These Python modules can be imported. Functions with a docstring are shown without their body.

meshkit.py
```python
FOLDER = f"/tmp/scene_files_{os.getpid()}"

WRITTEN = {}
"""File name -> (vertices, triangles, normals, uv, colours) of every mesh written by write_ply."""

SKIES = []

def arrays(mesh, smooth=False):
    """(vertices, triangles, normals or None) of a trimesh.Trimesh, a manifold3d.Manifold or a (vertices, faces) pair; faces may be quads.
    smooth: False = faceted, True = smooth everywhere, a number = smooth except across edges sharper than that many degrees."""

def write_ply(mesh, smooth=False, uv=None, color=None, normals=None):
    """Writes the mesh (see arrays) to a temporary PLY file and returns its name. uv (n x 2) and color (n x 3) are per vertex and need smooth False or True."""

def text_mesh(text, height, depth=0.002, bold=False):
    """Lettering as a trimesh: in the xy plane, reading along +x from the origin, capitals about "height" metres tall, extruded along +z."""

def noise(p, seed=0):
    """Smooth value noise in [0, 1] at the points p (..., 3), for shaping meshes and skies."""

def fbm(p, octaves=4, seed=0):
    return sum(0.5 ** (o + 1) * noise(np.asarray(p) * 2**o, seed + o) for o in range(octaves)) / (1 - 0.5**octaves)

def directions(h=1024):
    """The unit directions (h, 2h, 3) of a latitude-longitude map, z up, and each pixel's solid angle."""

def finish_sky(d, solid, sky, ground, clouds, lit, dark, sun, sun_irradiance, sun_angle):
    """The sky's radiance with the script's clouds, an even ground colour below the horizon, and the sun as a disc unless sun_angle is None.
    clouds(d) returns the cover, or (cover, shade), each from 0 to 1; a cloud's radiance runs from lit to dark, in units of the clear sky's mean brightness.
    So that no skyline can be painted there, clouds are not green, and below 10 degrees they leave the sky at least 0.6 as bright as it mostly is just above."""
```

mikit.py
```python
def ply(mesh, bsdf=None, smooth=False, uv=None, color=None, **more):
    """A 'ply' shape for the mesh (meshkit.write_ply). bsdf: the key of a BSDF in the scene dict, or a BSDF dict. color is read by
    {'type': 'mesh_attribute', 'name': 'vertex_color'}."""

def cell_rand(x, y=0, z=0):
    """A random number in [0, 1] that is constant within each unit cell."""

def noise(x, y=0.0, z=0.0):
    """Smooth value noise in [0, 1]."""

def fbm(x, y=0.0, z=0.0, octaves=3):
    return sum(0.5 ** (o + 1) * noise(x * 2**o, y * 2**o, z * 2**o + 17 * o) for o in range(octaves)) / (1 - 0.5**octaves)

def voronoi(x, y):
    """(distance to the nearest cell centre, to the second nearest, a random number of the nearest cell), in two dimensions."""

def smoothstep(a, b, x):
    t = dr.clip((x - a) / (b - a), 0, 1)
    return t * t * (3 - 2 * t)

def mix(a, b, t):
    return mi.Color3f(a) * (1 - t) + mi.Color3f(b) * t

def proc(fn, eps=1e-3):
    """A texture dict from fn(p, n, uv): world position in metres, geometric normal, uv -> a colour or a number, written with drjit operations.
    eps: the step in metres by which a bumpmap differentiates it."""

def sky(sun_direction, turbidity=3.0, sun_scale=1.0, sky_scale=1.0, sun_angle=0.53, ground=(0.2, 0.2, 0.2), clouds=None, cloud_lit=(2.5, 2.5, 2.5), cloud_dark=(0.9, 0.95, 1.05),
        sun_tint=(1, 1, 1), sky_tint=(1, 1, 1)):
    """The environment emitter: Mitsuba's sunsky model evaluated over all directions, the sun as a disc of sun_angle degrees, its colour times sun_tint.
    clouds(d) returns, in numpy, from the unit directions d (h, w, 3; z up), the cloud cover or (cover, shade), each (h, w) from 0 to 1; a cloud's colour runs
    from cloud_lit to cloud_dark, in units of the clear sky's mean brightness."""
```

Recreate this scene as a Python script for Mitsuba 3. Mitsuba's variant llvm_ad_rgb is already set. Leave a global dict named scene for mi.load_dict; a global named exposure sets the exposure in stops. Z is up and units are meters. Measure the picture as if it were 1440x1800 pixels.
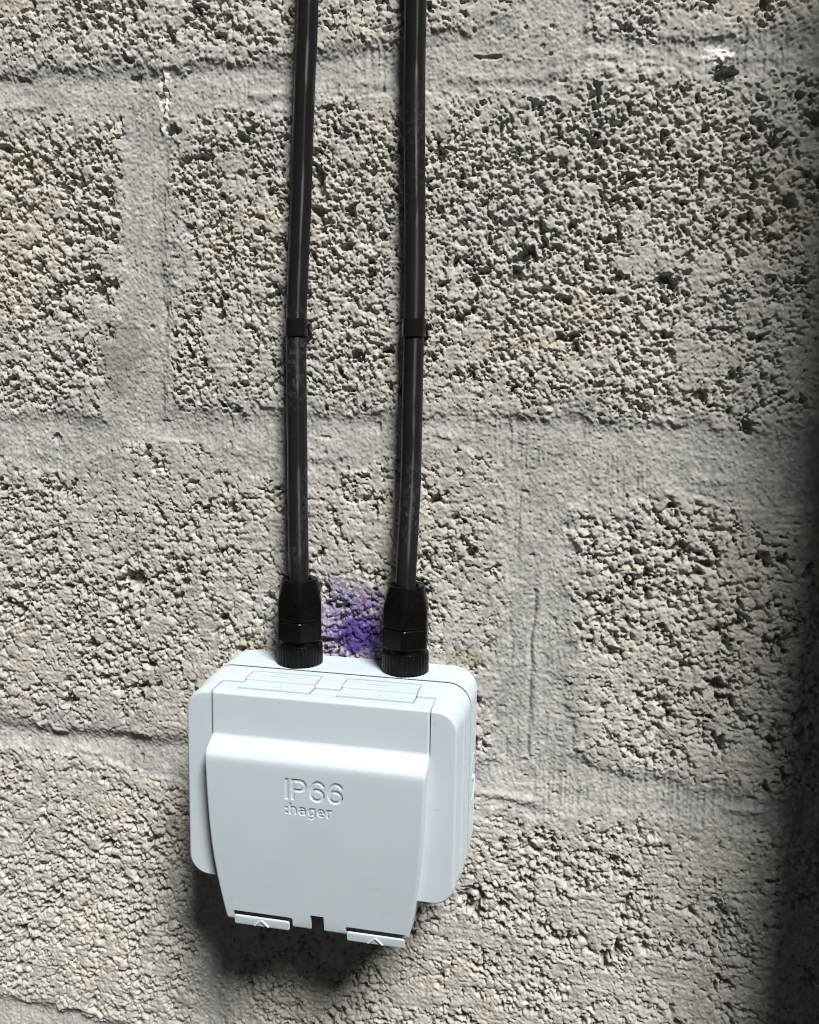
"""A white weatherproof socket on a painted-grey concrete block wall, two black cables coming down to it. Built in millimetres, exported in metres."""
import math
import numpy as np, trimesh, manifold3d as m3, drjit as dr, mitsuba as mi
import mikit, meshkit
from scipy.spatial import cKDTree
from shapely.geometry import Polygon
from mikit import proc, noise, fbm, smoothstep, mix

MM = 0.001
T = mi.ScalarTransform4f
scene, labels = {}, {}

# ------------------------------------------------------------------ camera, sky, exposure
CAM = np.array([142.126, -536.117, -67.991])
YAW, PIT, ROL, F = 0.195, -0.139, 0.017, 1521.5
fw = np.array([-math.sin(YAW) * math.cos(PIT), math.cos(YAW) * math.cos(PIT), math.sin(PIT)])
rt = np.cross(fw, [0, 0, 1]); rt /= np.linalg.norm(rt)
up = np.cross(rt, fw)
up = -rt * math.sin(ROL) + up * math.cos(ROL)
scene['camera'] = {'type': 'perspective', 'fov': math.degrees(2 * math.atan(720 / F)), 'fov_axis': 'x', 'near_clip': 0.02, 'far_clip': 50.0,
                   'to_world': T().look_at(origin=(CAM * MM).tolist(), target=((CAM + fw * 100) * MM).tolist(), up=up.tolist())}
SUN = np.array([0.74, -1.0, 1.62])
scene['sky'] = mikit.sky(SUN.tolist(), turbidity=3.0, sun_scale=0.3, sky_scale=0.012, sun_angle=17.0, ground=(0.03, 0.028, 0.025),
                         clouds=lambda d: 1.0, sun_tint=(0.865, 1.0, 1.25))
exposure = 4.46

# ------------------------------------------------------------------ materials
def rgb(*c): return {'type': 'rgb', 'value': list(c)}
scene['mat_wall'] = {'type': 'twosided', 'bsdf': {'type': 'diffuse', 'reflectance': {'type': 'mesh_attribute', 'name': 'vertex_color'}}}

def plastic_tone(p, n, uv):
    q = p * 1000
    f = fbm(q.x * 0.03, q.y * 0.03, q.z * 0.03, 3)
    speck = smoothstep(0.80, 0.86, noise(q.x * 0.55, q.y * 0.55, q.z * 0.55)) * smoothstep(0.70, 0.8, noise(q.x * 0.13 + 7, q.y * 0.13, q.z * 0.13))
    return mix((0.338, 0.396, 0.440), (0.362, 0.422, 0.466), f) * (1 - 0.10 * speck) * (1 - 0.75 * smoothstep(0.972, 0.982, noise(q.x * 0.95 + 31, q.y * 0.95, q.z * 0.95)))

def plastic_rough(p, n, uv):
    q = p * 1000
    return 0.40 + 0.14 * fbm(q.x * 0.15, q.y * 0.15, q.z * 0.15, 3)

def plastic_grain(p, n, uv):
    q = p * 1000
    return fbm(q.x * 1.3, q.y * 1.3, q.z * 1.3, 2)

scene['mat_white_plastic'] = {'type': 'bumpmap', 'arbitrary': {'type': 'proc', **{k: v for k, v in proc(plastic_grain, 3e-4).items() if k != 'type'}}, 'scale': 2.5e-5,
                              'bsdf': {'type': 'principled', 'base_color': proc(plastic_tone), 'roughness': proc(plastic_rough), 'specular': 0.45}}

def cable_scuff(q):
    # fine scratches, mostly slanting across the sheath, gathered in patches
    a = noise(q.x * 0.9 + q.z * 1.1, q.y * 0.8, q.z * 0.22 - q.x * 0.5)
    b = noise(q.x * 2.5 - q.z * 0.9 + 40, q.y * 2.0, q.z * 0.30 + q.x * 1.2)
    patch = smoothstep(0.46, 0.68, noise(q.x * 0.05 + 3, 0.5, q.z * 0.022 + 11))
    line = smoothstep(0.035, 0.0, dr.abs(a - 0.5)) * 0.6 + smoothstep(0.022, 0.0, dr.abs(b - 0.46))
    dust = smoothstep(0.80, 0.9, noise(q.x * 1.7, q.y * 1.7, q.z * 1.7))
    return dr.clip(line * patch * smoothstep(0.45, 0.7, noise(q.x * 0.5, q.y * 0.5, q.z * 0.35 + 5)) + 0.35 * dust * patch, 0, 1)

def cable_tone(p, n, uv):
    q = p * 1000
    f = fbm(q.x * 0.1, q.y * 0.1, q.z * 0.04, 3)
    return mix(mix((0.0065, 0.0074, 0.0083), (0.0115, 0.0128, 0.014), f), (0.15, 0.15, 0.15), cable_scuff(q) * 0.85)

def cable_rough(p, n, uv):
    q = p * 1000
    return 0.17 + 0.42 * smoothstep(0.38, 0.62, fbm(q.x * 0.12, q.y * 0.12, q.z * 0.02, 3)) + 0.15 * cable_scuff(q)

scene['mat_cable'] = {'type': 'principled', 'base_color': proc(cable_tone), 'roughness': proc(cable_rough), 'anisotropic': 0.98, 'specular': 0.21}

def nylon_tone(p, n, uv):
    q = p * 1000
    d = smoothstep(0.72, 0.85, noise(q.x * 0.8, q.y * 0.8, q.z * 0.8))
    return mix((0.0025, 0.0027, 0.003), (0.012, 0.012, 0.012), d * 0.35)

scene['mat_black_nylon'] = {'type': 'principled', 'base_color': proc(nylon_tone), 'roughness': 0.26, 'specular': 0.15}
scene['mat_clip'] = {'type': 'principled', 'base_color': rgb(0.006, 0.006, 0.007), 'roughness': 0.16, 'specular': 0.5}
scene['mat_gasket'] = {'type': 'diffuse', 'reflectance': rgb(0.012, 0.012, 0.012)}

# ------------------------------------------------------------------ mesh helpers (millimetres, d = distance out of the wall)
def entry(key, mesh, mat, smooth=30, uv=None):
    m = mesh
    if hasattr(m, 'to_mesh'):
        q = m.to_mesh(); m = trimesh.Trimesh(q.vert_properties[:, :3], q.tri_verts, process=False)
    m = trimesh.Trimesh(np.asarray(m.vertices) * MM, m.faces, process=False)
    scene[key] = mikit.ply(m, mat, smooth=smooth, uv=uv)

def man(mesh):
    mesh = mesh.copy(); mesh.merge_vertices()
    if mesh.volume < 0: mesh.invert()
    return m3.Manifold(m3.Mesh(np.asarray(mesh.vertices, np.float32), np.asarray(mesh.faces, np.uint32)))

def loft(rings, caps=True):
    R = np.array(rings, float); k, n = R.shape[:2]
    v = R.reshape(-1, 3); f = []
    i = np.arange(n); j = (i + 1) % n
    for a in range(k - 1):
        A, B = a * n, (a + 1) * n
        f += [np.stack([A + i, A + j, B + j], 1), np.stack([A + i, B + j, B + i], 1)]
    f = np.vstack(f)
    if caps:
        v = np.vstack([v, R[0].mean(0), R[-1].mean(0)])
        c0, c1 = k * n, k * n + 1
        f = np.vstack([f, np.stack([j, i, i * 0 + c0], 1), np.stack([(k - 1) * n + i, (k - 1) * n + j, i * 0 + c1], 1)])
    m = trimesh.Trimesh(v, f, process=False)
    if m.volume < 0: m.invert()
    return m

def rrect(x0, x1, z0, z1, r, d, n=12):
    pts = []
    for cx, cz, a0 in ((x1 - r, z1 - r, 0), (x0 + r, z1 - r, 90), (x0 + r, z0 + r, 180), (x1 - r, z0 + r, 270)):
        for a in np.radians(np.linspace(a0, a0 + 90, n)):
            pts.append((cx + r * math.cos(a), -d, cz + r * math.sin(a)))
    return pts

def box(x0, x1, d0, d1, z0, z1):
    m = trimesh.creation.box((x1 - x0, d1 - d0, z1 - z0)); m.apply_translation(((x0 + x1) / 2, -(d0 + d1) / 2, (z0 + z1) / 2)); return m

# ------------------------------------------------------------------ the wall
# one fine grid of points over what the camera sees, widening outside it; each block and the mortar take their own faces of it
def axis(lo, a, b, hi, s):
    mid = np.arange(a, b, s); out = [mid]
    for end, start, sg in ((lo, a, -1), (hi, b, 1)):
        x, st, l = start, s, []
        while (x - end) * sg < 0:
            st = min(st * 1.09, 5.0); x += sg * st; l.append(x)
        out.append(np.array(l))
    return np.sort(np.concatenate(out))

GS = 0.63
gx = axis(-583, -287, 299, 339, GS)
gz = axis(-900, -566, 182, 360, GS)
X, Z = np.meshgrid(gx, gz)

def lattice(sx, sz, seed, x=None, z=None):
    """Smooth value noise in [0, 1] on the whole grid, cells sx by sz millimetres."""
    def w(g, c):
        p = (g - g[0]) / c; i = np.floor(p).astype(int); t = p - i
        return i, t * t * (3 - 2 * t)
    r = np.random.default_rng(seed)
    i, t = w(gx, sx); j, u = w(gz, sz)
    L = r.random((j[-1] + 2, i[-1] + 2), dtype=np.float32)
    R = L[:, i] * (1 - t)[None, :] + L[:, i + 1] * t[None, :]
    return R[j] * (1 - u)[:, None] + R[j + 1] * u[:, None]

def nz(s, seed, oct=3, ratio=1.0):
    return sum(0.5 ** (o + 1) * lattice(s / 2 ** o, s * ratio / 2 ** o, seed * 10 + o) for o in range(oct)) / (1 - 0.5 ** oct) - 0.5

def poly(pts, t): p = np.array(pts, float); return np.interp(t, p[:, 0], p[:, 1])
J1u = [(-583, 134), (-242, 136), (-46, 134), (-10, 137), (52, 143), (92, 147), (144, 136), (218, 133), (320, 135)]
J1l = [(-583, 104), (-243, 103), (-155, 103), (-120, 98), (-84, 101), (-23, 107), (111, 105), (132, 116), (164, 114), (204, 107), (320, 109)]
J2u = [(-583, -86), (-254, -86), (-199, -85), (-52, -82), (44, -80), (99, -80), (230, -84), (320, -83)]
J2l = [(-583, -112), (-256, -126), (-204, -128), (-180, -113), (-142, -103), (-117, -105), (-88, -116), (-59, -128), (-5, -119), (45, -104), (83, -105), (140, -138), (167, -135), (202, -124), (256, -131), (320, -128)]
J3u = [(-583, -312), (-132, -310), (94, -305), (149, -291), (157, -298), (202, -303), (220, -310), (320, -308)]
J3l = [(-583, -330), (-267, -331), (-199, -336), (-133, -343), (83, -335), (128, -340), (169, -329), (213, -332), (320, -332)]
J4u = [(-583, -534), (-279, -533), (-206, -536), (-178, -539), (320, -538)]
J4l = [(-583, -560), (320, -562)]
J0u = [(-583, 361), (320, 361)]
J5u = [(-583, -763), (320, -763)]; J5l = [(-583, -788), (320, -788)]
hor = [(J1u, J1l, 1.1), (J2u, J2l, 1.0), (J3u, J3l, 1.8), (J4u, J4l, 1.0), (J5u, J5l, 1.0)]
V1l = [(-140, -182), (-77, -180), (-39, -169), (34, -158), (103, -156)]; V1r = [(-81, -128), (-39, -125), (34, -124), (98, -120)]
V2l = [(-303, 94), (-234, 93), (-196, 98), (-160, 93), (-121, 95)]; V2r = [(-289, 149), (-267, 145), (-240, 140), (-147, 139)]
def straight(a, w=13): return [(-900, a - w), (400, a - w)], [(-900, a + w), (400, a + w)]
ver = [(0, [(100, 92), (360, 100)], [(100, 140), (360, 128)], 0.5), (0, *straight(-338), 1.0),
       (1, V1l, V1r, 0.9), (1, *straight(306, 8), 1.0),
       (2, V2l, V2r, 0.45), (2, *straight(-336), 1.0),
       (3, [(-900, -115), (400, -113)], [(-900, -92), (400, -92)], 0.9), (3, *straight(-552), 1.0),
       (4, *straight(60), 1.0), (4, *straight(-392), 1.0)]
mids = [(np.array([poly(u, x) + poly(l, x) for x in gx]) / 2)[None, :] for u, l, _ in hor]
course = sum((Z < m).astype(int) for m in mids)          # 0 at the top ... 5

wob = nz(24, 1) * 12 + nz(7, 2) * 12 + nz(2.5, 8, 2) * 5
def sst(a, b, x): t = np.clip((x - a) / (b - a), 0, 1); return t * t * (3 - 2 * t)
S = np.full(X.shape, -99.0); rec = np.zeros(X.shape)
side_fade = 1.0 - 0.6 * sst(-60, 90, X)
edge_wob, edge_w = nz(34, 3) * 7, 6.5 + nz(50, 5) * 8
for u, l, k in hor:
    zu, zl = poly(u, gx)[None, :], poly(l, gx)[None, :]
    s = np.minimum(zu - Z, Z - zl); S = np.maximum(S, s)
    su = zu - Z + edge_wob
    step = sst(-0.35, 1.5, su / edge_w)
    rec = np.maximum(rec, np.where(s > -12, side_fade * k * (1.5 + 2.0 * nz(70, 6)) * step * (1 - 0.8 * sst(7, 26, su)), 0))
for c, l, r, k in ver:
    xl, xr = poly(l, gz)[:, None], poly(r, gz)[:, None]
    s = np.where(np.abs(course - c) < 1, np.minimum(X - xl, xr - X), -99); S = np.maximum(S, s)
    rec = np.maximum(rec, np.where(s > -12, k * 1.7 * sst(-2, 10, s + nz(20, 7) * 6) * (0.75 + 1.2 * nz(45, 4)), 0))
Ssm = S + wob
M = sst(-3.4, 3.0, Ssm)                                  # 1 = mortar
# smears of mortar drawn over the block faces near the joints
smear = sst(0.06, 0.2, nz(26, 9)) * sst(-34, -4, S) * 0.85
smear = np.maximum(smear, sst(-0.10, 0.10, nz(13, 10)) * sst(-17, -2, S) * 0.85)

# id of every grid point: which block of which course
vpos = {0: [-338, 114], 1: [-150, 306], 2: [-336, 116], 3: [-552, -103], 4: [-392, 60], 5: [-160]}
# per block: size of the stones, how far the face is filled up flat, how many pits
params = {(0, 1): (1.1, 0.65, 0.5), (0, 2): (0.9, 0.5, 0.3), (1, 0): (1.15, 0.25, 0.75), (1, 1): (0.88, 0.30, 0.6), (2, 1): (1.2, 0.68, 0.6),
          (2, 2): (1.25, 0.55, 0.65), (3, 1): (1.2, 0.5, 0.6), (3, 2): (1.1, 0.75, 0.45)}
blk = np.zeros(X.shape, int); gsz = np.ones(X.shape); fill = np.full(X.shape, 0.5); pits = np.full(X.shape, 0.4); lift = np.zeros(X.shape)
bid = 0
for c in range(6):
    edges = np.searchsorted(vpos[c], X)
    for k in range(len(vpos[c]) + 1):
        sel = (course == c) & (edges == k)
        if not sel.any(): continue
        blk[sel] = bid
        gsz[sel], fill[sel], pits[sel] = params.get((c, k), (1.0, 0.5, 0.4))
        lift[sel] = np.random.default_rng(bid).uniform(-0.3, 0.3)
        bid += 1

# the open face of a block: round stones of several sizes pressed together, their tops struck off flat by the mould
wx = nz(6, 21) * 2.5 + nz(2, 22, 2) * 1.0; wz = nz(6, 23) * 2.5 + nz(2, 24, 2) * 1.0
P0 = np.stack([((X + wx) / gsz + blk * 977.0).ravel(), ((Z + wz) / gsz).ravel()], 1)
fine_area = ((X > -290) & (X < 300) & (Z > -570) & (Z < 185)).ravel()
idx = np.nonzero(fine_area & (M < 0.999).ravel())[0]
def stones(P, s, r0, r1, t0, t1, seed, squash=0.8):
    """Height of the highest of the round stones over each point: stones s apart, radii r0..r1, tops at t0..t1."""
    best = np.full(len(P), -6.0)
    key = np.floor(P[:, 0] / 977.0 + 0.5)
    for b in np.unique(key):
        m = key == b; Q = P[m]; r = np.random.default_rng(seed + int(b) * 13)
        lo, hi = Q.min(0) - 2 * s, Q.max(0) + 2 * s
        a, c = np.meshgrid(np.arange(lo[0], hi[0], s), np.arange(lo[1], hi[1], s))
        C = np.stack([a.ravel(), c.ravel()], 1) + r.uniform(-0.6, 0.6, (a.size, 2)) * s
        R = r.uniform(r0, r1, len(C)); Tp = t0 + (t1 - t0) * r.uniform(0, 1, len(C))
        d, i = cKDTree(C).query(Q, k=4, workers=-1)
        q = d / R[i]
        h = np.where(q < 1, Tp[i] - squash * R[i] * (1 - np.sqrt(np.maximum(0, 1 - q * q))), -6.0)
        best[m] = h.max(1)
    return best
P = P0[idx]
h = stones(P, 6.5, 3.6, 5.2, -1.5, 0.5, 10)
h = np.maximum(h, stones(P, 4.0, 2.2, 3.2, -1.5, 0.4, 11))
h = np.maximum(h, stones(P, 2.5, 1.4, 2.0, -1.6, 0.3, 12))
h = np.maximum(h, stones(P, 1.6, 0.9, 1.3, -2.2, -0.3, 13))
H = np.full(X.size, -0.6); H[idx] = h; H = H.reshape(X.shape)
rough = nz(1.5, 25, 2); rough4 = nz(4.0, 26, 2)
openness = sst(-0.24, 0.10, 0.8 * nz(36, 27) + 1.0 * nz(13, 28) - 0.30 * (fill - 0.42))   # where the texture stays open
lid = 0.18 + 0.75 * openness                             # the level the mould struck the tops off at
H = H * 1.4 * gsz ** 0.8 + rough * 1.3 + rough4 * 1.7 + 0.15 + 1.15 * (1 - openness) + 0.3 * fill
pitf = nz(11, 29, 2) + 0.5 * nz(5, 30, 2) + 0.45 * rough4 + 0.25 * rough
H -= 3.6 * sst(0.33 - 0.13 * pits, 0.46, pitf) * (0.35 + 0.65 * openness)
pit2 = nz(4.6, 38, 2) + 0.5 * nz(16, 40, 2) + 0.3 * rough
H -= 2.4 * sst(0.30 - 0.08 * pits, 0.42, pit2) * (0.25 + 0.75 * openness)
H -= 1.5 * sst(0.055, 0.0, np.abs(nz(12, 31, 2) + 0.6 * rough4)) * sst(0.0, 0.14, nz(24, 32, 2)) * (0.3 + 0.7 * (1 - openness))     # wandering cracks
H = np.where(H > lid - 0.6, lid - 0.6 + 0.6 * np.tanh((H - lid + 0.6) / 0.6), H)
H = np.where(H < -0.7, (H + 0.7) * 2.0 - 0.7, H)
H = np.maximum(H, -8.0 + 3.0 * (rough4 + rough))
drag = lattice(13, 1.9, 33) - 0.5                      # lines drawn across the flatter parts
sand = nz(1.5, 53, 2)
H += drag * 0.75 * (1 - 0.8 * openness) * sst(-0.6, 0.2, H) + sand * 0.85 + (lattice(0.8, 0.8, 35) - 0.5) * 0.5 + nz(60, 34, 2) * 1.8 + nz(15, 37, 2) * 2.2 * (0.4 + 0.6 * openness) + lift

streak = lattice(1.3, 15, 51) - 0.5
streak2 = lattice(2.1, 26, 52) - 0.5
brush = (0.22 + 0.85 * sst(-0.12, 0.2, nz(34, 56))) * (0.45 + 0.55 * sst(-110, 0, X))
streak3 = lattice(4.5, 50, 49) - 0.5
lean = nz(2.2, 48, 2, 4.0)
hm = -rec - 0.35 - 0.65 * sst(-1, 6, Ssm) + nz(19, 54) * 1.6 + nz(6, 58) * 0.5 + (streak * 0.75 + streak2 * 0.65 + streak3 * 0.8 + lean * 0.7) * brush + sand * 1.0 + rough * 0.4 + (lattice(0.8, 0.8, 36) - 0.5) * 0.3
# ridges the trowel left: along the foot of the bed joints and beside the uprights
for u, l, kk in hor[:3]:
    zz = Z - poly(l, gx)[None, :] + nz(30, 44) * 9 - 9
    hm += 1.0 * np.exp(-(zz / 3.0) ** 2) * sst(-0.05, 0.2, nz(26, 45)) * kk * (1 + 1.2 * nz(4, 39, 2))
xx = X - poly(V1r, gz)[:, None] + 5 + nz(26, 46) * 9
hm += np.where((Z < 100) & (Z > -90), -1.6 * np.exp(-(xx / 1.7) ** 2) * sst(0.0, 0.2, nz(22, 47)) + 0.7 * np.exp(-((xx - 4) / 2.6) ** 2) * (1 + nz(6, 41)), 0)
xx = X - 117 + nz(40, 43) * 8
hm += np.where((Z < -190) & (Z > -300), -1.2 * np.exp(-(xx / 1.3) ** 2) * sst(-0.05, 0.12, nz(24, 42)) + 0.8 * np.exp(-((xx - 3.4) / 2) ** 2), 0)
hm -= 1.2 * sst(0.36, 0.42, nz(5, 59, 1)) * sst(0.05, 0.15, nz(40, 50))
hs = nz(12, 57) * 0.9 + 0.15 + streak * 0.3 + sand * 0.6
Y = H * (1 - M) + hm * M
k = smear * (1 - M)
Y = Y * (1 - k) + (np.maximum(Y, -1.2) * 0.35 + hs * 0.65) * k

def dent(cx, cz, rx, rz, depth, ang=0.0, rough=0.35, seed=0):
    """A chip or hole in the wall at a place of its own."""
    global Y
    dx, dz = X - cx, Z - cz
    ca, sa = math.cos(ang), math.sin(ang)
    q = np.sqrt(((dx * ca + dz * sa) / rx) ** 2 + ((-dx * sa + dz * ca) / rz) ** 2) + nz(4, 300 + seed) * (0.9 + rough) * 2 + nz(1.7, 350 + seed, 2) * 0.7
    Y = Y - depth * sst(1.0, 0.5, q) * (0.6 + 0.9 * (nz(3, 330 + seed) + 0.5))

dent(210, 109, 8.0, 5.5, 6.0, 0.1, -0.5, 1)
dent(-121, 93, 5, 3.5, 4, 0.4, 0.5, 2); dent(-127, 113, 3.2, 9, 1.8, 0.08, 0.5, 3)
dent(235, -86, 3.4, 5, 4.0, 0.0, 0.4, 4); dent(203, -160, 4, 5, 3.5, 0.3, 0.5, 5); dent(196, -212, 3, 8, 3, 0.6, 0.5, 6)
dent(239, -392, 5, 14, 2.6, 0.15, 0.9, 7); dent(-2, -76, 2.2, 2.4, 2.2, 0, 0.4, 8)
dent(-212, -104, 2.5, 3.5, 2.0, 0, 0.4, 9); dent(183, -375, 12, 2.5, 2.5, -0.5, 0.6, 10)
lump = sst(1.3, 0.0, np.sqrt(((X - 208) / 7) ** 2 + ((Z - 121 - (X - 208) * -0.25) / 3.6) ** 2) + nz(4, 310))
Y += lump * 2.6 * (1 + 1.6 * nz(2.5, 312, 2))
ridge = sst(1.0, 0.0, np.abs(X + 127 + nz(8, 311) * 5 - (Z - 110) * 0.08) / 2.2) * sst(24, 14, np.abs(Z - 112)); Y += ridge * 2.0 * (1 + 2.2 * nz(3, 313, 2))

# ---- own colours of the wall (no light in them): block, mortar, stains and marks
lowf = nz(55, 60); hif = nz(2.4, 61, 2)
col_b = np.array([0.450, 0.440, 0.413]); col_y = np.array([0.475, 0.452, 0.395]); col_g = np.array([0.420, 0.415, 0.400])
ky = (sst(-0.02, 0.22, lowf) * (0.35 + 0.65 * sst(-160, -40, Z)))[..., None]; kg = sst(0.02, -0.2, lowf)[..., None]
warm = (sst(-150, -250, X) * sst(-60, 20, Z) * sst(110, 80, Z))[..., None] * 0.7
A = col_b * (1 - ky * 0.5) + col_y * ky * 0.5
A = A * (1 - kg * 0.6) + col_g * kg * 0.6
A = A * (1 - warm) + col_y * warm
col_m = np.array([0.388, 0.385, 0.378])
mk = np.maximum(M, smear * 0.8)[..., None]
A = A * (1 - mk) + col_m * (1 + 0.35 * nz(25, 62))[..., None] * mk
A = A * (1 + 0.55 * hif + 0.25 * nz(9, 63))[..., None]
def stain(cx, cz, rx, rz, c, k, seed, rough=1.0, fine=0.9, low=None):
    global A
    q = np.sqrt(((X - cx) / rx) ** 2 + ((Z - cz) / rz) ** 2) + nz(max(rx, rz) * 0.5, seed) * rough + nz(1.6, seed + 1, 2) * fine
    w = (sst(1.1, 0.75, q) * k * (1.0 if low is None else sst(low, low + 1.6, Y)))[..., None]
    A = A * (1 - w) + np.array(c) * w
stain(1, -219, 26, 25, (0.24, 0.20, 0.40), 0.5, 400, 1.3, 2.2, -3.4)                 # purple marking paint, rubbed into the stones
stain(1, -220, 23, 20, (0.13, 0.085, 0.30), 0.6, 403, 1.3, 2.4, -3.4)
stain(4, -229, 18, 14, (0.07, 0.04, 0.21), 0.9, 406, 0.9, 1.3, -4.2)
stain(12, -205, 7, 6, (0.10, 0.03, 0.16), 0.45, 408, 1.2, 2.4, -3.0)
stain(73, -237, 12, 7, (0.27, 0.225, 0.155), 0.5, 410); stain(-72, -238, 14, 8, (0.40, 0.365, 0.28), 0.5, 412)
stain(107, -376, 3, 2.2, (0.24, 0.16, 0.10), 0.7, 414); stain(105, -316, 9, 14, (0.50, 0.49, 0.46), 0.7, 416)
stain(-164, -199, 2.0, 17, (0.62, 0.64, 0.64), 0.85, 418, 0.8, 1.2); stain(-211, -121, 1.4, 10, (0.52, 0.53, 0.53), 0.6, 420, 0.8, 1.2)
stain(198, -345, 5, 3.5, (0.6, 0.6, 0.58), 0.8, 422); stain(200, -357, 2.5, 2, (0.6, 0.6, 0.58), 0.9, 424)
stain(228, -420, 6, 5, (0.55, 0.55, 0.54), 0.7, 426); stain(207, 121, 9, 5, (0.74, 0.73, 0.71), 1.0, 428, 0.8, 0.9)
stain(-127, 112, 4, 19, (0.66, 0.65, 0.62), 0.85, 430, 1.0, 1.6); stain(60, 118, 26, 12, (0.42, 0.41, 0.39), 0.5, 432)
stain(62, 152, 20, 16, (0.44, 0.43, 0.40), 0.5, 436)
stain(-160, -50, 14, 26, (0.20, 0.195, 0.185), 0.6, 438, 1.2)
A = np.clip(A * 0.77 * np.array([1.0, 1.0, 0.995]), 0.01, 0.8)

# ---- split the grid's faces: mortar where M > 0.5, else the block
ny, nx = X.shape
V = np.stack([X.ravel(), -Y.ravel(), Z.ravel()], 1); C = A.reshape(-1, 3)
dYx = np.gradient(Y, gx, axis=1); dYz = np.gradient(Y, gz, axis=0)
N = np.stack([-dYx.ravel(), -np.ones(X.size), -dYz.ravel()], 1); N /= np.linalg.norm(N, axis=1, keepdims=True)
i0 = (np.arange(ny - 1)[:, None] * nx + np.arange(nx - 1)[None, :])
quad = np.stack([i0, i0 + 1, i0 + nx + 1, i0 + nx], -1).reshape(-1, 4)
lab = np.where(Ssm[:-1, :-1] > 0, -1, blk[:-1, :-1]).ravel()
tone = np.random.default_rng(5)

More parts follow.
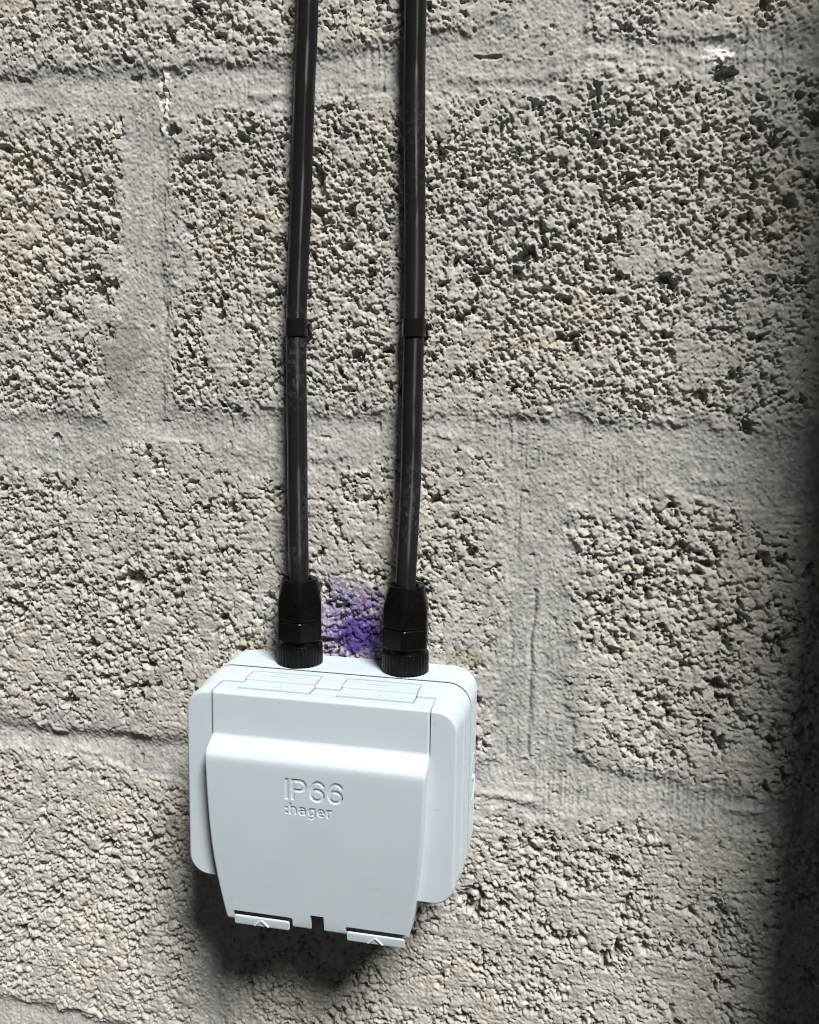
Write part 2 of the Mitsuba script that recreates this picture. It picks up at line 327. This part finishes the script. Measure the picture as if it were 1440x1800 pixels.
def wall_piece(key, sel, tint=(1, 1, 1)):
    q = quad[sel]
    if not len(q): return False
    f = np.vstack([q[:, [0, 1, 2]], q[:, [0, 2, 3]]])
    used, inv = np.unique(f, return_inverse=True); f = inv.reshape(-1, 3)
    v, n, c = V[used], N[used], C[used] * np.array(tint)
    # sides of the piece, back through the thickness of the wall
    e = np.vstack([q[:, [0, 1]], q[:, [1, 2]], q[:, [2, 3]], q[:, [3, 0]]])
    es = np.sort(e, 1); uq, first, cnt = np.unique(es[:, 0].astype(np.int64) * (ny * nx) + es[:, 1], return_index=True, return_counts=True)
    be = np.searchsorted(used, e[first[cnt == 1]])
    m = len(be); base = len(v)
    sv = np.vstack([v[be[:, 0]], v[be[:, 1]], v[be[:, 0]] * [1, 0, 1] + [0, 100, 0], v[be[:, 1]] * [1, 0, 1] + [0, 100, 0]])
    sn = np.cross(sv[m:2 * m] - sv[:m], [0, 1, 0]); sn /= np.linalg.norm(sn, axis=1, keepdims=True) + 1e-9; sn = np.tile(sn, (4, 1))
    sc = np.vstack([c[be[:, 0]], c[be[:, 1]]] * 2); a = base + np.arange(m)
    sf = np.vstack([np.stack([a, a + 2 * m, a + m], 1), np.stack([a + m, a + 2 * m, a + 3 * m], 1)])
    v, n, c, f = np.vstack([v, sv]), np.vstack([n, sn]), np.vstack([c, sc]), np.vstack([f, sf])
    path = meshkit.write_ply(trimesh.Trimesh(v * MM, f, process=False), False, None, c, normals=n)
    scene[key] = {'type': 'ply', 'filename': path, 'face_normals': False, 'bsdf': {'type': 'ref', 'id': 'mat_wall'}}
    return True

WALL = 'concrete_block_wall'
labels[WALL] = {'label': 'rough grey concrete block wall with brushed mortar joints behind the socket', 'category': 'wall'}
wall_piece(WALL + '__mortar', lab == -1)
nb = 0
for b in range(bid):
    key = WALL + '__block' + (f'_{nb:03d}' if nb else '')
    if wall_piece(key, lab == b, np.array([1, 1, 1]) * tone.uniform(0.96, 1.04)): nb += 1

# the pier that returns from the wall at the right edge and keeps the light off the last strip of it
pm = trimesh.creation.box((140, 140, 1260)); pm.apply_translation((336 + 70, -68, -270))
pm = pm.subdivide_to_size(14); pv = pm.vertices.copy()
pv[:, 0] += np.where(pv[:, 0] < 344, (meshkit.fbm(pv / 20, 3, 8) - 0.5) * 2.4, 0)
pm.vertices = pv
entry('wall_pier', pm, {'type': 'diffuse', 'reflectance': rgb(0.12, 0.11, 0.095)}, smooth=40)
labels['wall_pier'] = {'kind': 'structure'}

# ------------------------------------------------------------------ the socket
BOX = 'weatherproof_socket'
labels[BOX] = {'label': 'white weatherproof socket box with a closed hinged cover, fixed to the block wall', 'category': 'socket'}
CX = -1.35
def shell(prof):
    """rounded-rectangle sections (d, half width, z bottom, z top, corner radius)"""
    return loft([rrect(CX - hw, CX + hw, zb, zt, r, d) for d, hw, zb, zt, r in prof])
back = shell([(0.5, 84.2, -367.5, -243.2, 15), (30.2, 84.6, -367.6, -243.6, 15), (30.6, 84.4, -367.4, -243.8, 14.8), (30.7, 84.0, -367.0, -244.2, 14.4)])
bk = man(back)
entry(BOX + '__back_box', bk, 'mat_white_plastic', 35)
entry(BOX + '__gasket', shell([(30.5, 84.1, -367.1, -244.15, 14.4), (33.4, 84.1, -367.1, -244.15, 14.4)]), 'mat_gasket')
# side entries: ring and pip on the right flank
for side in (1,):
    cy, cz = -15.0, -311.0
    rings = []
    th = np.radians(np.arange(0, 360, 7.5))
    for rr, hh in ((15.6, -0.3), (15.3, 0.15), (15.0, 0.3), (14.3, 0.3), (14.0, 0.15), (13.7, -0.3)):
        rings.append(np.stack([np.full(len(th), CX + 84.4 + hh), cy + np.minimum(rr * np.cos(th), 13.2), cz + rr * np.sin(th)], 1))
    entry(BOX + '__knockout_ring', loft(rings, caps=False), 'mat_white_plastic')
    rings = [np.stack([np.full(24, CX + 84.4 + h), cy + r * np.cos(np.linspace(0, 2 * np.pi, 24, False)), cz + r * np.sin(np.linspace(0, 2 * np.pi, 24, False))], 1) for r, h in ((2.2, -0.3), (2.0, 0.6), (1.3, 1.0))]
    entry(BOX + '__knockout_pip', loft(rings), 'mat_white_plastic')

frame = man(shell([(33.0, 83.8, -367.0, -244.3, 14.2), (33.1, 84.3, -367.4, -243.8, 14.6), (53.0, 84.0, -367.2, -244.4, 14.5), (54.2, 83.4, -366.7, -245.0, 14), (54.8, 82.9, -366.0, -245.5, 13.5),
                   (71.6, 82.4, -364.6, -246.3, 12.8), (72.8, 82.0, -364.2, -246.8, 12.5), (73.5, 81.3, -363.6, -247.5, 11.8), (73.8, 80.4, -362.8, -248.4, 11)]))
frame = frame - man(box(CX - 66.6, CX + 66.6, 65, 90, -274, -240)) - man(box(CX - 66.6, CX + 66.6, 55.4, 90, -252, -240))
hinges = [(-53.5, -9.5), (7.5, 53.0)]
for a, b in hinges:
    frame = frame - man(box(a - 0.7, b + 0.7, 39, 66, -250, -243))
entry(BOX + '__frame', frame, 'mat_white_plastic', 35)

# cover: sections across it at falling heights, (z, face distance, half width, edge radius)
def cover_section(z, d, hw, r=1.6, d0=56.0):
    pts = [(-hw, d0)]
    for a in np.radians(np.linspace(180, 90, 7)): pts.append((-hw + r + r * math.cos(a), d - r + r * math.sin(a)))
    for x in np.linspace(-hw + r, hw - r, 9)[1:-1]: pts.append((x, d))
    for a in np.radians(np.linspace(90, 0, 7)): pts.append((hw - r + r * math.cos(a), d - r + r * math.sin(a)))
    pts.append((hw, d0))
    return [(CX + x, -y, z) for x, y in pts]
key = [(-246.35, 71.8, 66.0), (-246.7, 72.7, 66.0), (-247.3, 73.4, 66.0), (-248.3, 73.75, 66.0), (-260, 73.8, 66.0), (-271.5, 73.8, 66.1), (-272.8, 74.1, 66.1), (-273.9, 75.0, 66.1), (-278.6, 82.0, 66.3), (-279.8, 83.2, 66.2), (-281.0, 84.3, 66.1), (-282.6, 84.9, 66.0), (-285, 85.1, 66.0),
       (-290, 84.95, 65.8), (-305, 84.6, 65.4), (-320, 84.0, 64.8), (-336, 83.1, 63.8), (-348, 82.2, 62.6), (-360, 81.2, 61.0), (-371, 80.2, 59.2), (-380, 79.35, 57.6), (-386.2, 78.7, 56.4), (-387.4, 78.1, 55.9), (-387.9, 77.1, 55.4)]
def interp_key(z):
    kz = np.array([k[0] for k in key])[::-1]
    return np.interp(z, kz, [k[1] for k in key][::-1]), np.interp(z, kz, [k[2] for k in key][::-1])
cover = man(loft([cover_section(z, d, hw) for z, d, hw in key]))
cover = cover - man(loft([cover_section(z, interp_key(z)[0] - 2.6, interp_key(z)[1] - 2.6, 1.0, 50) for z in (-284, -305, -320, -336, -348, -360, -370, -378, -384)] + [cover_section(-392, 75, 52, 1.0, 50)]))
for a, b in hinges:
    cover = cover - man(box(a - 0.7, b + 0.7, 39, 66, -250, -240))
# openings for the two latches and the notch between them
def slot(x0, x1, z0, z1, r=1.6):
    return man(loft([rrect(x0, x1, z0, z1, r, 50, 6), rrect(x0, x1, z0, z1, r, 95, 6)]))
cover = cover - slot(-53.0, -15.2, -400, -381.3) - slot(17.4, 55.2, -400, -382.3) - slot(-4.3, 4.3, -400, -377.8, 0.6)
# engraved lettering with sloping sides: strokes drawn as centre lines
def arc(cx, cz, rx, rz, a0, a1, n=20): return [(cx + rx * math.cos(t), cz + rz * math.sin(t)) for t in np.radians(np.linspace(a0, a1, n))]
def ink(lines, w):
    from shapely import union_all
    from shapely.geometry import LineString
    return union_all([LineString(l).buffer(w / 2, cap_style='flat', join_style='mitre', quad_segs=8) for l in lines])
def big(ch, h):
    w = 1.95
    if ch == 'I': return [[(0.98, 0), (0.98, h)]], w, 1.95
    if ch == 'P': return [[(0.98, 0), (0.98, h)], [(0.98, h - w / 2)] + arc(5.2, h * 0.695, 3.2, h * 0.305 - w / 2, 90, -90) + [(0.98, h * 0.39 + w / 2)]], w, 9.4
    if ch == '6':
        bowl = arc(4.5, h * 0.325, 3.55, h * 0.325 - w / 2, 0, 360, 40)
        back = arc(5.1, h * 0.44, 4.15, h * 0.56 - w / 2, 38, 90, 12) + arc(5.1, h * 0.44, 4.15, h * 0.56 - w / 2, 90, 200, 24)[1:]
        return [bowl, back], w, 9.1
def small(ch, x, h):
    w = 1.15; r = x / 2 - w / 2
    if ch == ':': return [[(0.75, 0.3), (0.75, 1.7)], [(0.75, x - 2.0), (0.75, x - 0.6)]], 1.5, 1.9
    if ch == 'h': return [[(w / 2, 0), (w / 2, h)], [(w / 2, x - 1.9)] + arc(2.35, x - 1.95, 1.6, 1.4, 170, 0, 12) + [(3.95, 0)]], w, 5.1
    if ch == 'a': return [arc(2.0, r * 0.62 + w / 2, 1.55, r * 0.62, 0, 360, 26), arc(2.2, x - 1.75, 1.6, 1.2, 165, 0, 12) + [(3.8, 0)]], w, 4.95
    if ch == 'g': return [arc(2.25, x / 2, 1.65, r, 0, 360, 30), [(3.95, x)] + [(3.95, 0.1)] + arc(2.35, -0.1, 1.6, 1.35, 0, -160, 14)], w, 5.1
    if ch == 'e': return [arc(2.3, x / 2, 1.7, r, 0, 320, 30), [(0.7, x / 2), (4.0 + w / 2 - 0.1, x / 2)]], w, 5.0
    if ch == 'r': return [[(w / 2, 0), (w / 2, x)], arc(2.6, x - 2.1, 2.0, 1.55, 175, 70, 8)], w, 3.2
def engraved(poly, x, z, depth=0.9, draft=0.45):
    """The cutter of one glyph: its outline at the bottom of the groove, opening by the draft towards the face."""
    out = []
    for g in getattr(poly, 'geoms', [poly]):
        g = g.buffer(0.06, join_style='mitre').buffer(-0.06, join_style='mitre').simplify(0.03)
        t = trimesh.creation.extrude_polygon(g, 1.5, engine='earcut'); t.merge_vertices()
        v = t.vertices.copy(); n = t.face_normals; side = np.abs(n[:, 2]) < 0.1
        acc = [[] for _ in v]
        for f, nn in zip(t.faces[side], n[side]):
            for i in f:
                if not any(np.dot(nn, o) > 0.9999 for o in acc[i]): acc[i].append(nn)
        off = np.zeros_like(v)
        for i, l in enumerate(acc):
            if l:
                b = np.mean(l, 0); L = np.linalg.norm(b)
                if L > 0.3: off[i] = b / L / max(L, 0.6)
        v = v + off * np.where(v[:, 2] > 0.75, draft * (1.5 / depth) * 0.5, -0.12)[:, None] * [1, 1, 0]
        sl = (interp_key(z)[0] - interp_key(z + 10)[0]) / 10
        o = np.stack([v[:, 0] + x, -(interp_key(z)[0] - depth + v[:, 2] - sl * v[:, 1]), v[:, 1] + z], 1)
        m = trimesh.Trimesh(o, t.faces, process=False)
        if m.volume < 0: m.invert()
        c = man(m)
        if c.status() != m3.Error.NoError or not 0.5 < c.volume() / (g.area * 1.5) < 2.2: print('glyph', c.status(), c.volume(), g.area * 1.5)
        out.append(c)
    return out
for chars, glyph, x, z, gap in (('IP66', lambda c: big(c, 13.0), -17.8, -303.6, 1.75), (':hager', lambda c: small(c, 5.2, 7.2), -17.8, -312.8, 0.58)):
    for ch in chars:
        lines, w, adv = glyph(ch)
        for cutter in engraved(ink(lines, w), x, z): cover = cover - cutter
        x += adv + gap
entry(BOX + '__cover', cover, 'mat_white_plastic', 28)
labels[BOX + '__cover'] = {'label': 'hinged front cover engraved IP66, two latches along its lower edge'}

for i, (a, b) in enumerate(hinges):
    h = man(loft([[(CX * 0 + x, -y, z) for x, y in ((a, 39.6), (b, 39.6), (b, 65.4), (a, 65.4))] for z in (-250.5, -244.3)]))
    h = m3.Manifold.batch_hull([man(box(a, b, 39.6, 53.0, -250, -244.6)), man(box(a, b, 39.9, 52.4, -250, -244.1))]) + man(box(a + 0.02, b - 0.02, 52.6, 65.4, -250, -245.6))
    mx = (a + b) / 2
    h = h - man(box(mx - 9, mx + 4, 46.0, 46.7, -246, -243)) - m3.Manifold.cylinder(4, 0.75, 0.75, 16).translate((mx + 2, -60, -247.5))
    entry(BOX + '__hinge' + (f'_{i:03d}' if i else ''), h, 'mat_white_plastic', 30)

for i, (x0, x1, z0, z1) in enumerate(((-52.0, -17.0, -389.9, -383.7), (18.4, 53.4, -390.9, -384.7))):
    lt = loft([rrect(x0, x1, z0, z1, 1.3, d, 6) for d in (79.2,)] + [rrect(x0, x1, z0, z1, 1.3, 79.6, 6), rrect(x0 + 0.25, x1 - 0.25, z0 + 0.25, z1 - 0.25, 1.1, 80.1, 6), rrect(x0 + 0.8, x1 - 0.8, z0 + 0.8, z1 - 0.8, 0.6, 80.35, 6)])
    k2 = BOX + '__latch' + (f'_{i:03d}' if i else '')
    lean_back = lambda m: trimesh.Trimesh(np.asarray(m.vertices) * 1 + np.stack([m.vertices[:, 0] * 0, (z1 - m.vertices[:, 2]) * 0.13, m.vertices[:, 0] * 0], 1), m.faces, process=False)
    lt = man(lean_back(lt)) + man(box(x0 + 3, x1 - 3, 66.0, 78.9, z0 + 0.5, z0 + 2.2))
    entry(k2, lt, 'mat_white_plastic', 30)
    mx, zt = (x0 + x1) / 2, z1 - 1.4
    arm = []
    for s in (-1, 1):
        p, q = np.array([mx, zt]), np.array([mx + s * 4.4, zt - 4.0]); u = (q - p) / np.linalg.norm(q - p); n2 = np.array([-u[1], u[0]]) * 0.55
        base = [p + n2, q + n2, q - n2, p - n2]; c0 = [p + n2 * .4, q + n2 * .4, q - n2 * .4, p - n2 * .4]
        arm.append(man(lean_back(loft([[(a[0], -80.1, a[1]) for a in base], [(a[0], -80.8, a[1]) for a in base], [(a[0], -81.2, a[1]) for a in c0]]))))
    entry(k2 + '__arrow', arm[0] + arm[1], 'mat_white_plastic', 30)

# ------------------------------------------------------------------ cable glands, cables, clips
def round_ring(cx, cd, z, r, n=48, f=None):
    a = np.linspace(0, 2 * np.pi, n, False)
    rr = r if f is None else f(a, r)
    return np.stack([cx + rr * np.cos(a), -cd + rr * np.sin(a), np.full(n, z)], 1)

def hexy(k, rot):
    """radius of a hexagon with rounded corners (across flats 2r); k blends towards a circle"""
    def f(a, r):
        t = (a - rot + np.pi / 6) % (np.pi / 3) - np.pi / 6
        h = np.minimum(r / np.cos(t), r * 1.115)
        return h * (1 - k) + r * k
    return f

sides = {'left': (-31.6, 16.0, 0.28), 'right': (38.3, 16.0, 0.10)}
for i, (sd, (cx, cd, rot)) in enumerate(sides.items()):
    sfx = f'_{i:03d}' if i else ''
    G = 'cable_gland' + sfx
    labels[G] = {'label': f'black plastic cable gland on top of the socket, holding the {sd} cable', 'category': 'cable gland', 'group': 'cable glands on the socket'}
    n = 144
    rib = lambda a, r: r * (1 + 0.016 * np.sign(np.sin(a * 36)) * (np.abs(np.sin(a * 36)) ** 0.5))
    plain = lambda a, r: r + 0 * a
    entry(G + '__lock_ring', loft([round_ring(cx, cd, z, r, n, g) for z, r, g in ((-243.8, 14.6, plain), (-243.3, 14.75, rib), (-231.2, 14.6, rib), (-230.2, 14.1, plain), (-229.7, 12.8, plain), (-227.0, 12.6, plain))]), 'mat_black_nylon', 25)
    hx = lambda k: hexy(k, rot)
    entry(G + '__collar', loft([round_ring(cx, cd, z, r, n, hx(k)) for z, r, k in ((-227.9, 12.9, 0.5), (-227.2, 13.6, 0.05), (-226.6, 13.9, 0), (-215.2, 13.9, 0), (-214.6, 13.6, 0.05), (-214.2, 12.8, 0.5))]), 'mat_black_nylon', 25)
    entry(G + '__dome_nut', loft([round_ring(cx, cd, z, r, n, hx(k)) for z, r, k in ((-214.3, 12.7, 0.5), (-213.9, 13.4, 0.05), (-213.3, 13.75, 0), (-204.0, 13.75, 0.0), (-201.0, 13.6, 0.12), (-197.5, 13.2, 0.4), (-193.0, 12.5, 0.75), (-189.2, 11.8, 1), (-188.2, 11.4, 1), (-187.9, 10.7, 1), (-188.6, 7.6, 1), (-192, 6.9, 1))]), 'mat_black_nylon', 25)

def tube(path, r, n=40, caps=True):
    P = np.array(path, float); t = np.gradient(P, axis=0); t /= np.linalg.norm(t, axis=1, keepdims=True)
    u = np.cross(t, [0, 1, 0]); u /= np.linalg.norm(u, axis=1, keepdims=True); w = np.cross(t, u)
    a = np.linspace(0, 2 * np.pi, n, False)
    return loft([p + r * (np.cos(a)[:, None] * uu + np.sin(a)[:, None] * ww) for p, uu, ww in zip(P, u, w)], caps)

from scipy.interpolate import PchipInterpolator
runs = {'left': [(-215, -31.6, 16.0), (-186, -32.0, 15.6), (-120, -34.4, 11.5), (-29, -36.0, 7.9), (60, -33.6, 7.6), (160, -29.6, 7.8), (360, -27, 7.6)],
        'right': [(-215, 38.3, 16.0), (-186, 38.2, 15.6), (-120, 38.6, 11.5), (-29, 38.2, 7.9), (60, 37.4, 7.6), (160, 36.4, 7.8), (360, 35.5, 7.6)]}
for i, (sd, pts) in enumerate(runs.items()):
    sfx = f'_{i:03d}' if i else ''
    p = np.array(pts); z = np.arange(p[0, 0], 360, 4.0)
    fx, fd = PchipInterpolator(p[:, 0], p[:, 1]), PchipInterpolator(p[:, 0], p[:, 2])
    tb = tube(np.stack([fx(z) + 0.5 * np.sin(z / 61 + 2.2 * i) + 0.25 * np.sin(z / 23 + i), -fd(z), z], 1), 6.45)
    # u runs along the cable: its fine drawn rings spread the shine lengthwise
    n = 40; uv = np.zeros((len(tb.vertices), 2)); kk = np.arange(len(z) * n)
    uv[:len(kk)] = np.stack([kk // n * 0.1, np.abs(kk % n - n / 2) * 0.1], 1)
    entry('cable' + sfx, tb, 'mat_cable', True, uv)
    labels['cable' + sfx] = {'label': f'thick black cable running down the wall into the {sd} gland', 'category': 'cable', 'group': 'black cables above the socket'}
    # saddle clip: a strap over the cable with its foot on the wall
    cx, cd, cz = float(fx(-30) + 0.5 * np.sin(-30 / 61 + 2.2 * i) + 0.25 * np.sin(-30 / 23 + i)), float(fd(-30)), -30.0
    def strap(r):
        a = np.radians(np.linspace(-12, 192, 34))
        pts = [(cx + r * math.cos(t), cd + r * math.sin(t)) for t in a]
        return [(cx + r * 0.99, -3.0)] + pts + [(cx - r * 0.99, -3.0)]
    outer, inner = strap(7.45), strap(6.5)
    ring = Polygon(outer + inner[::-1]).buffer(0)
    ex = trimesh.creation.extrude_polygon(ring, 10.6, engine='earcut')
    vv = ex.vertices
    ex.vertices = np.stack([vv[:, 0], -vv[:, 1], cz - 5.3 + vv[:, 2] + (vv[:, 0] - cx) * 0.02], 1)
    if ex.volume < 0: ex.invert()
    entry('cable_clip' + sfx + '__strap', ex, 'mat_clip', 30)
    lug = m3.Manifold.batch_hull([m3.Manifold.sphere(0.6, 12).translate((cx + a, -b, cz + c)) for a in (5.6, 7.6) for b in (-2.0, 5.6 if a < 7 else 4.4) for c in (-4.0, 2.4)])
    entry('cable_clip' + sfx + '__lug', lug, 'mat_clip', 30)
    nail = m3.Manifold.cylinder(3.6, 1.5, 1.5, 20).rotate((90, 0, 0)).translate((cx + 7.0, -3.2, cz - 0.8))
    entry('cable_clip' + sfx + '__nail', nail, 'mat_clip', 30)
    labels['cable_clip' + sfx] = {'label': f'glossy black clip band fastening the {sd} cable to the wall', 'category': 'cable clip', 'group': 'clips on the cables'}
